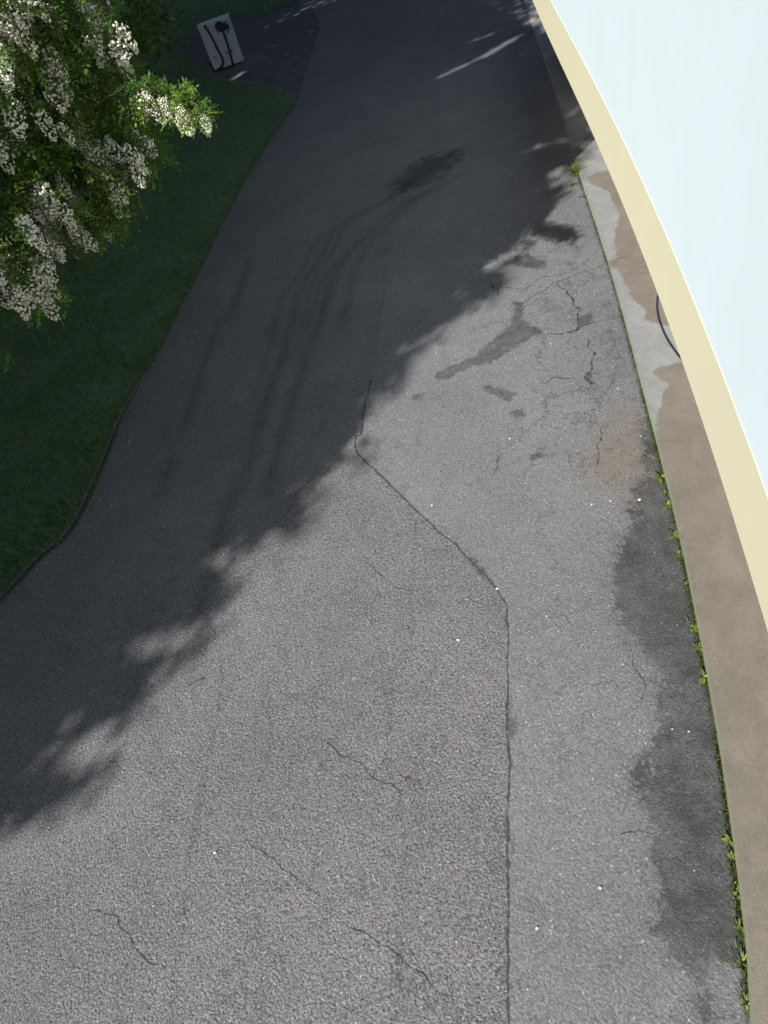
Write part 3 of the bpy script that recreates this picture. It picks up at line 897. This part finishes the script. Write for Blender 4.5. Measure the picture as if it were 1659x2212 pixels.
tag(o, 'small reddish brown dry leaf on the coarse asphalt', 'leaf')

# ------------------------------------------------------------------ trees that throw the shade (left of the view, with added ones at the far end)
def ground_hit(Pts): return Pts[:, :2] + LA * (Pts[:, 2] * COT)[:, None]
def leaf_cloud(C, size, mat, name, parent, loc, tint=(1.8, 2.2)):
    n = len(C)
    a = rng.normal(0, 1, (n, 3)); a /= np.linalg.norm(a, axis=1)[:, None]
    b = rng.normal(0, 1, (n, 3)); b -= a * (a * b).sum(1)[:, None]; b /= np.linalg.norm(b, axis=1)[:, None]
    s = (size * rng.uniform(.6, 1.25, n))[:, None]
    c = C - np.array(loc)
    V = np.stack([c - a * s, c + b * s * .5, c + a * s, c - b * s * .5], 1).reshape(-1, 3)
    F = (np.arange(n) * 4)[:, None] + np.arange(4)
    o = mesh_obj(name, V, F, mat, parent)
    put_attr(o, 'tint', np.repeat(rng.beta(*tint, n), 4))
    return o
def tree_wood(root, top, crown_c, crown_r, parent, loc, nlimb=9, r0=.28):
    mb = MB()
    loc = np.array(loc)
    t0, t1 = np.array(root, float) - loc, np.array(top, float) - loc
    pts = [t0 + (t1 - t0) * q + np.array([math.sin(q * 5) * .12, math.cos(q * 4) * .1 - .1, 0]) * q for q in np.linspace(0, 1, 7)]
    mb.tube(pts, [r0 * (1.25 - .8 * q) for q in np.linspace(0, 1, 7)], 10)
    for k in range(nlimb):
        d = rng.normal(0, 1, 3); d[2] = abs(d[2]) * .5; d /= np.linalg.norm(d)
        e = np.array(crown_c) - loc + d * np.array(crown_r) * .8
        s = pts[3 + k % 4]
        m = (s + e) / 2 + np.array([0, 0, .5])
        hp = ground_hit(np.array([e + loc, m + loc, s + loc]))
        if not inside(hp, SH).all() or min(seg_dist(hp, SH[:46])) < .7: continue
        mb.tube(spline([s, m, e], 4), [r0 * .4 * (1 - q * .85) for q in np.linspace(0, 1, 9)], 7)
    return mb.build('trunk', M_BARK, parent, True)
trees = []
SHADERS = [((-9.5, 1.5), (-6.5, 4.5, 10.5), (6.5, 6.5, 4.0)), ((-17.5, -1.5), (-13, -3.0, 10.0), (6.5, 6.5, 3.6)), ((-14, 9.5), (-12.5, 10, 10.5), (6.5, 6.5, 4.0)), ((-11.0, 17), (-7, 16, 11.0), (6.5, 6.5, 4.4)),
           ((-19, 21), (-16, 22, 10.5), (7, 7, 4.0)), ((-15, 33), (-9, 31, 11.5), (8, 8, 5.0)), ((-26, 45), (-14, 47, 12), (10, 10, 5.5)), ((15.5, 33), (7, 33, 12.5), (9, 9, 5.5)), ((-13, 38), (-5, 37, 7.6), (9, 8, 3.4)), ((10, 38), (8, 35, 8), (8, 7, 4)), ((-20, 3.5), (-18, 3.5, 9.8), (6.5, 6.5, 3.4))]  # last trees listed are unseen, added to darken the far end and lawn
for (tx, ty), cc, cr in SHADERS:
    loc = (tx, ty, 0)
    tr_ = empty('shade_tree', loc)
    if tx > 0: tag(tr_, 'unseen tall leafy tree added beyond the white house to darken the far end', 'tree', 'unseen trees added to darken the far end of the driveway')
    else: tag(tr_, 'unseen tall leafy tree beyond the left edge whose shade covers the driveway', 'tree', 'tall trees beyond the left edge of the view')
    tree_wood((tx, ty, -.1), (cc[0] * .5 + tx * .5, cc[1] * .5 + ty * .5, cc[2] - cr[2] * .2), cc, cr, tr_, loc)
    n = int(15000 * (cr[0] / 6.5) ** 2)
    q = rng.normal(0, 1, (n, 3)); q /= np.linalg.norm(q, axis=1)[:, None]
    q *= rng.uniform(.15, 1, n)[:, None] ** .5
    C = np.array(cc) + q * np.array(cr)
    C += .25 * np.sin(C[:, [1, 2, 0]] * 2.1)
    trees.append((tr_, loc, np.array(cc), np.array(cr), [C]))
# extra sprays where a crown would otherwise be thin
n = 150000
P = np.column_stack([rng.uniform(-9, 9.5, n), rng.uniform(2, 34, n)])
P = P[inside(P, SH)]
zz = rng.uniform(6.7, 15, len(P))
C = np.column_stack([P - LA * (zz * COT)[:, None], zz])
left = np.ones(len(C), bool)
for tr_, loc, cc, cr, clouds in trees:
    m = left & ((((C - cc) / (cr * 1.12)) ** 2).sum(1) < 1)
    clouds.append(C[m]); left &= ~m
# ragged fringe: small sprays standing out of the crowns' edge, and gaps in it
EDGE = densify(SH[:56], .11)
NOTCH, FR = [], {}
for e_ in EDGE:
    u_ = rng.uniform()
    if u_ < .13: NOTCH.append((e_ + np.array([-.63, .78]) * rng.uniform(.02, .2), rng.uniform(.06, .17)))
    elif u_ < .62:
        q_ = e_ + np.array([.63, -.78]) * rng.uniform(-.1, .26)
        m_ = rng.integers(6, 22)
        for z_ in rng.permutation(np.linspace(7.0, 13.5, 14)):
            c_ = np.array([*(q_ - LA * z_ * COT), z_])
            hit_tree = [t for t in trees if ((((c_ - t[2]) / (t[3] * 1.2)) ** 2).sum() < 1)]
            if hit_tree:
                pts_ = c_ + rng.normal(0, 1, (m_, 3)) * np.array([.11, .11, .08])
                FR.setdefault(hit_tree[0][0].name, []).append(pts_)
                break
FR = {k_: np.vstack(v_) for k_, v_ in FR.items()}
for tr_, loc, cc, cr, clouds in trees:
    C = np.vstack(clouds)
    C = C[C[:, 2] > (6.5 if cc[1] < 33 or cc[2] > 9 else 3.8)]
    hit = ground_hit(C)
    ok = inside(hit, SH)
    for np_, nr_ in NOTCH: ok &= np.hypot(hit[:, 0] - np_[0], hit[:, 1] - np_[1]) > nr_
    sm = ok & (seg_dist(hit, SH[:50]) < .22)
    bigm = ok & ~sm
    for hp, hr in HOLES:
        dh = seg_dist(hit, hp)
        bigm &= dh > hr + .15
        sm &= dh > hr + .08
    fr = FR.get(tr_.name, np.zeros((0, 3)))
    me2 = leaf_cloud(np.vstack([C[bigm], C[sm], fr]), np.r_[np.full(bigm.sum(), .20), np.full(sm.sum(), .11), np.full(len(fr), .075)], M_SHLEAF, 'crown', tr_, loc)

# ------------------------------------------------------------------ flowering tree
OUT = [(-60, -60), (240, -60), (238, 60), (245, 110), (275, 150), (330, 180), (400, 205), (440, 215), (448, 240), (430, 258), (390, 250), (340, 232), (312, 238), (328, 290), (352, 322), (345, 350), (300, 345), (305, 385), (275, 398), (262, 430), (272, 470), (270, 500), (240, 500), (215, 490), (192, 530), (176, 542), (155, 500), (150, 470), (112, 445), (95, 470), (105, 520), (92, 560), (118, 610), (130, 630), (100, 645), (70, 662), (40, 668), (10, 650), (-60, 640)]
GAPS = [((128, 128), 22), ((222, 215), 26), ((150, 415), 22), ((60, 300), 14), ((200, 455), 16), ((270, 260), 14), ((330, 265), 10), ((20, 560), 16)]
OUTA = np.array(OUT, float)
def s_edge(px, py):
    v = gnd(px, py)
    return 5.5 / max(.5, (-.63 * v[0] + .78 * v[1]))
def crown_pt(px, py, k):
    """a point of the crown: k = 1 on the edge of the big trees' shade, larger is deeper inside it"""
    s = s_edge(px, py) * k
    v = gnd(px, py)
    return np.array([v[0] * s, v[1] * s, H - H * s])
TROOT = np.array([-7.6, 6.6, 0.0])
CC = np.array([-4.4, 6.6, 4.0])
ft = empty('flowering_tree', TROOT)
tag(ft, 'tree with hanging clusters of cream white blossom reaching in from the left edge', 'tree')
wood = MB()
tl = TROOT
tk = [TROOT, TROOT + [.25, .05, 1.2], TROOT + [.9, 0, 2.3], TROOT + [1.9, 0, 3.2], CC - [.4, 0, .1], CC]
wood.tube([p - tl for p in spline(tk, 5)], [.17 - .11 * q / 25 for q in range(26)], 9)
BOUGH = [(435, 232, .85), (345, 335, 1.1), (290, 375, 1.08), (262, 485, 1.08), (180, 530, 1.08), (125, 630, 1.05), (55, 655, 1.03), (5, 640, 1.03), (232, 20, 1.05), (240, 110, 1.08), (120, 40, 1.02), (40, 60, 1.0), (60, 480, 1.15), (150, 300, 1.2), (100, 200, 1.15)]
bough_pts = []
for bx, by, k in BOUGH:
    e = crown_pt(bx, by, k)
    s = np.array(CC) + rng.normal(0, .15, 3)
    m = s * .45 + e * .55 + np.array([0, 0, .28])
    sp_ = spline([s, m, e], 8)
    if bx == 435: sp_ = spline([s, crown_pt(180, 170, 1.35), crown_pt(285, 190, 1.0), e], 6)[:17]
    bough_pts.append(sp_)
    br = MB()
    br.tube([p - tl for p in sp_], [.017 * (1 - .8 * q / 16) for q in range(17)], 6)
    br.build('branch', M_BARK, ft, True)
BP = np.vstack(bough_pts)
tw = MB()
twigs = []
def in_gap(px, py): return any(math.hypot(px - g_[0], py - g_[1]) < r_ for g_, r_ in GAPS)
tries = 0
while len(twigs) < 1450 and tries < 40000:
    tries += 1
    px, py = random.uniform(-60, 450), random.uniform(-60, 670)
    if not inside(np.array([[px, py]]), OUTA)[0] or in_gap(px, py): continue
    tip = px > 285 and py < 262
    if tip and abs(py - (188 + (px - 285) * .33)) > 20: continue
    k = .98 - .13 * (px - 300) / 145 + random.uniform(-.02, .02) if tip else (random.uniform(1.0, 1.4) if py < 110 else random.uniform(1.05, 1.5))
    if px < 250 and random.random() < .25 and not tip: k *= 1.2
    twigs.append((px, py, k, crown_pt(px, py, k)))
# make sure the outer sprig is well furnished
for q in range(46):
    t = q / 45
    px, py = 285 + 155 * t + random.uniform(-8, 8), 188 + 48 * t + random.uniform(-11, 11)
    k = .99 - .14 * t + random.uniform(-.02, .02)
    twigs.append((px, py, .92, crown_pt(px, py, k)))
for px, py, n_ in ((95, 520, 16), (120, 470, 14), (165, 480, 14), (230, 440, 14), (60, 600, 18), (110, 610, 12), (20, 610, 16), (35, 540, 14), (290, 370, 12), (210, 400, 12), (330, 320, 10), (250, 330, 14)):
    for q in range(n_):
        x_, y_ = px + random.gauss(0, 20), py + random.gauss(0, 24)
        if not inside(np.array([[x_, y_]]), OUTA)[0]: continue
        k = random.uniform(1.06, 1.22)
        twigs.append((x_, y_, k, crown_pt(x_, y_, k)))
for x_, y_ in ((0, 752), (-6, 760)): twigs.append((x_, y_, 2.0, crown_pt(x_, y_, 1.2)))
DOWN = np.array([0, 0, -1.0])
lv_V, lv_F, lv_T = [], [], []
nv = 0
def add_leaflet(c, d, side, L, W, tint):
    """a folded oval leaflet, six triangles"""
    global nv
    up = np.cross(d, side)
    a, b = c, c + d * L
    m1, m2 = c + d * L * .35, c + d * L * .72
    l1, r1 = m1 + side * W * .5 + up * W * .12, m1 - side * W * .5 + up * W * .12
    l2, r2 = m2 + side * W * .42 + up * W * .10, m2 - side * W * .42 + up * W * .10
    lv_V.extend([a, l1, l2, b, r2, r1])
    lv_F.extend([(nv, nv + 1, nv + 2), (nv, nv + 2, nv + 3), (nv, nv + 3, nv + 4), (nv, nv + 4, nv + 5)])
    lv_T.extend([tint] * 6)
    nv += 6
def pinnate(c, d, L, tint):
    d = d / np.linalg.norm(d)
    up0 = np.array([0, 0, 1.0]) + rng.normal(0, .35, 3)
    side = np.cross(d, up0); side /= np.linalg.norm(side) + 1e-9
    npair = random.randint(4, 5)
    for j in range(npair):
        t = (j + .7) / (npair + .4)
        p = c + d * L * t + DOWN * L * .25 * t * t
        for sg in (-1, 1):
            dd = side * sg * .9 + d * .35 + rng.normal(0, .15, 3)
            dd /= np.linalg.norm(dd)
            sd_ = np.cross(dd, up0); sd_ /= np.linalg.norm(sd_) + 1e-9
            add_leaflet(p, dd, sd_, L * random.uniform(.24, .32), L * random.uniform(.13, .17), tint + random.uniform(-.12, .12))
    add_leaflet(c + d * L + DOWN * L * .25, d, side, L * .3, L * .16, tint)
for px, py, k, p in twigs:
    j = int(np.argmin(((BP - p) ** 2).sum(1)))
    dirn = p - BP[j]
    dl = np.linalg.norm(dirn)
    dirn = dirn / (dl + 1e-6)
    stem0 = BP[j]
    if dl < 1.0: tw.tube([stem0 - tl, (stem0 + p) / 2 - tl + [0, 0, .08 * dl], p - tl], [.007, .005, .0025], 4, False)
    tb = min(.95, max(.05, random.betavariate(2, 2.6)))
    for q in range(random.randint(4, 6)):
        d = rng.normal(0, 1, 3) + dirn * .7
        slim = px > 285 and py < 262
        pinnate(p + rng.normal(0, .03 if slim else .05, 3), d, random.uniform(.09, .14) if slim else random.uniform(.12, .19), tb)
o = mesh_obj('leaves', np.array(lv_V) - tl, np.array(lv_F), M_LEAF, ft)
o['kind'] = 'stuff'
put_attr(o, 'tint', np.clip(lv_T, 0, 1))
wood.build('trunk', M_BARK, ft, True)
tw.build('twigs', M_BARK, ft, True)['kind'] = 'stuff'

# hanging flower clusters: a few shapes, copied
def blossom_mesh(seed):
    rr = np.random.default_rng(seed)
    V, F, T = [], [], []
    n = 100
    Lc = 1.0
    for q in range(n):
        t = rr.uniform(0, 1) ** .85
        rad = .28 * (math.sin(math.pi * min(1, .16 + t * .80)) ** .7) * rr.uniform(.5, 1.1)
        a_ = rr.uniform(0, 6.28)
        c = np.array([math.cos(a_) * rad, math.sin(a_) * rad, -t * Lc])
        sz = .070 * rr.uniform(.75, 1.2) * (1 - .35 * t)
        # one floret: a cupped fan of petals
        ax = np.array([math.cos(a_), math.sin(a_), rr.uniform(-.6, .3)]); ax /= np.linalg.norm(ax)
        u = np.cross(ax, [0, 0, 1.0]); u /= np.linalg.norm(u); v = np.cross(ax, u)
        k0_ = len(V)
        V.append(c - ax * sz * .2)
        tt = rr.beta(2.0, 1.3)
        m = 6
        for j in range(m):
            th_ = 2 * math.pi * j / m + rr.uniform(-.2, .2)
            V.append(c + (u * math.cos(th_) + v * math.sin(th_)) * sz * rr.uniform(.7, 1.1) + ax * sz * rr.uniform(.2, .6))
        V.append(c + ax * sz * .75)
        for j in range(m):
            F.append((k0_, k0_ + 1 + j, k0_ + 1 + (j + 1) % m))
            F.append((k0_ + m + 1, k0_ + 1 + (j + 1) % m, k0_ + 1 + j))
        T += [max(0, tt - .35)] + [tt] * m + [min(1, tt + .2)]
    o = mesh_obj('blossom', V, np.array(F), M_PETAL)
    put_attr(o, 'tint', T)
    me = o.data
    bpy.data.objects.remove(o)
    return me
BM = [blossom_mesh(s_) for s_ in range(7)]
BL_PTS = []
order = sorted(twigs, key=lambda q: q[2])
random.shuffle(order)
front = [t for t in order if t[2] < 1.16]
backs = [t for t in order if t[2] >= 1.16]
low = [t for t in order if t[1] > 330 and t[0] > -20 and t[2] < 1.3]
pick = front[:100] + low[:70] + [t for t in backs if t[2] < 1.9][:40]
pick = [t for t in pick if not (t[0] > 280 and t[1] < 262)]
pick += [t for t in order if t[0] > 290 and t[1] < 262 and t[1] > 188 + (t[0] - 285) * .33][:34]
cnt = 0
for px, py, k, p in pick:
    for rep_ in range(random.choice((1, 1, 2))):
        if cnt >= 298: break
        b = bpy.data.objects.new('blossom', random.choice(BM))
        COL.objects.link(b)
        b.parent = ft
        slim = px > 285 and py < 262
        q = p + rng.normal(0, .025 if slim else .05, 3) + [0, 0, .0 if slim else .05]
        b.location = Vector(q - tl)
        L_ = random.uniform(.15, .29) * (.62 if px > 300 and py < 262 else 1)
        wdt = L_ * random.uniform(.75, 1.25)
        b.scale = (wdt, wdt, L_)
        b.rotation_euler = (random.uniform(-.35, .35), random.uniform(-.35, .35), random.uniform(0, 6.28))
        cnt += 1

# ------------------------------------------------------------------ dark bush behind, at the top
bp_ = gnd(262, 112)
bsh = empty('dark_bush', (bp_[0], bp_[1], 0))
tag(bsh, 'dark leafy bush in deep shade behind the blossom at the top', 'bush')
tops = []
for q in range(900):
    px, py = random.gauss(300, 45), random.gauss(35, 60)
    if px < 215 or px > 400: continue
    v = gnd(px, max(py, -60))
    s = random.uniform(.62, .86)
    tops.append((v[0] * s, v[1] * s, H - H * s))
tops = np.array(tops)
leaf_cloud(tops, .16, M_LEAF, 'leaves', bsh, (bp_[0], bp_[1], 0), (1.5, 4))['kind'] = 'stuff'
mb = MB()
for q in range(7):
    e = tops[random.randrange(len(tops))] - np.array([bp_[0], bp_[1], 0])
    mb.tube(spline([(0, 0, -.05), e * .5 + np.array([0, 0, .4]), e], 4), [.05 * (1 - q_ / 10) for q_ in range(9)], 6)
mb.build('stem', M_BARK, bsh, True)
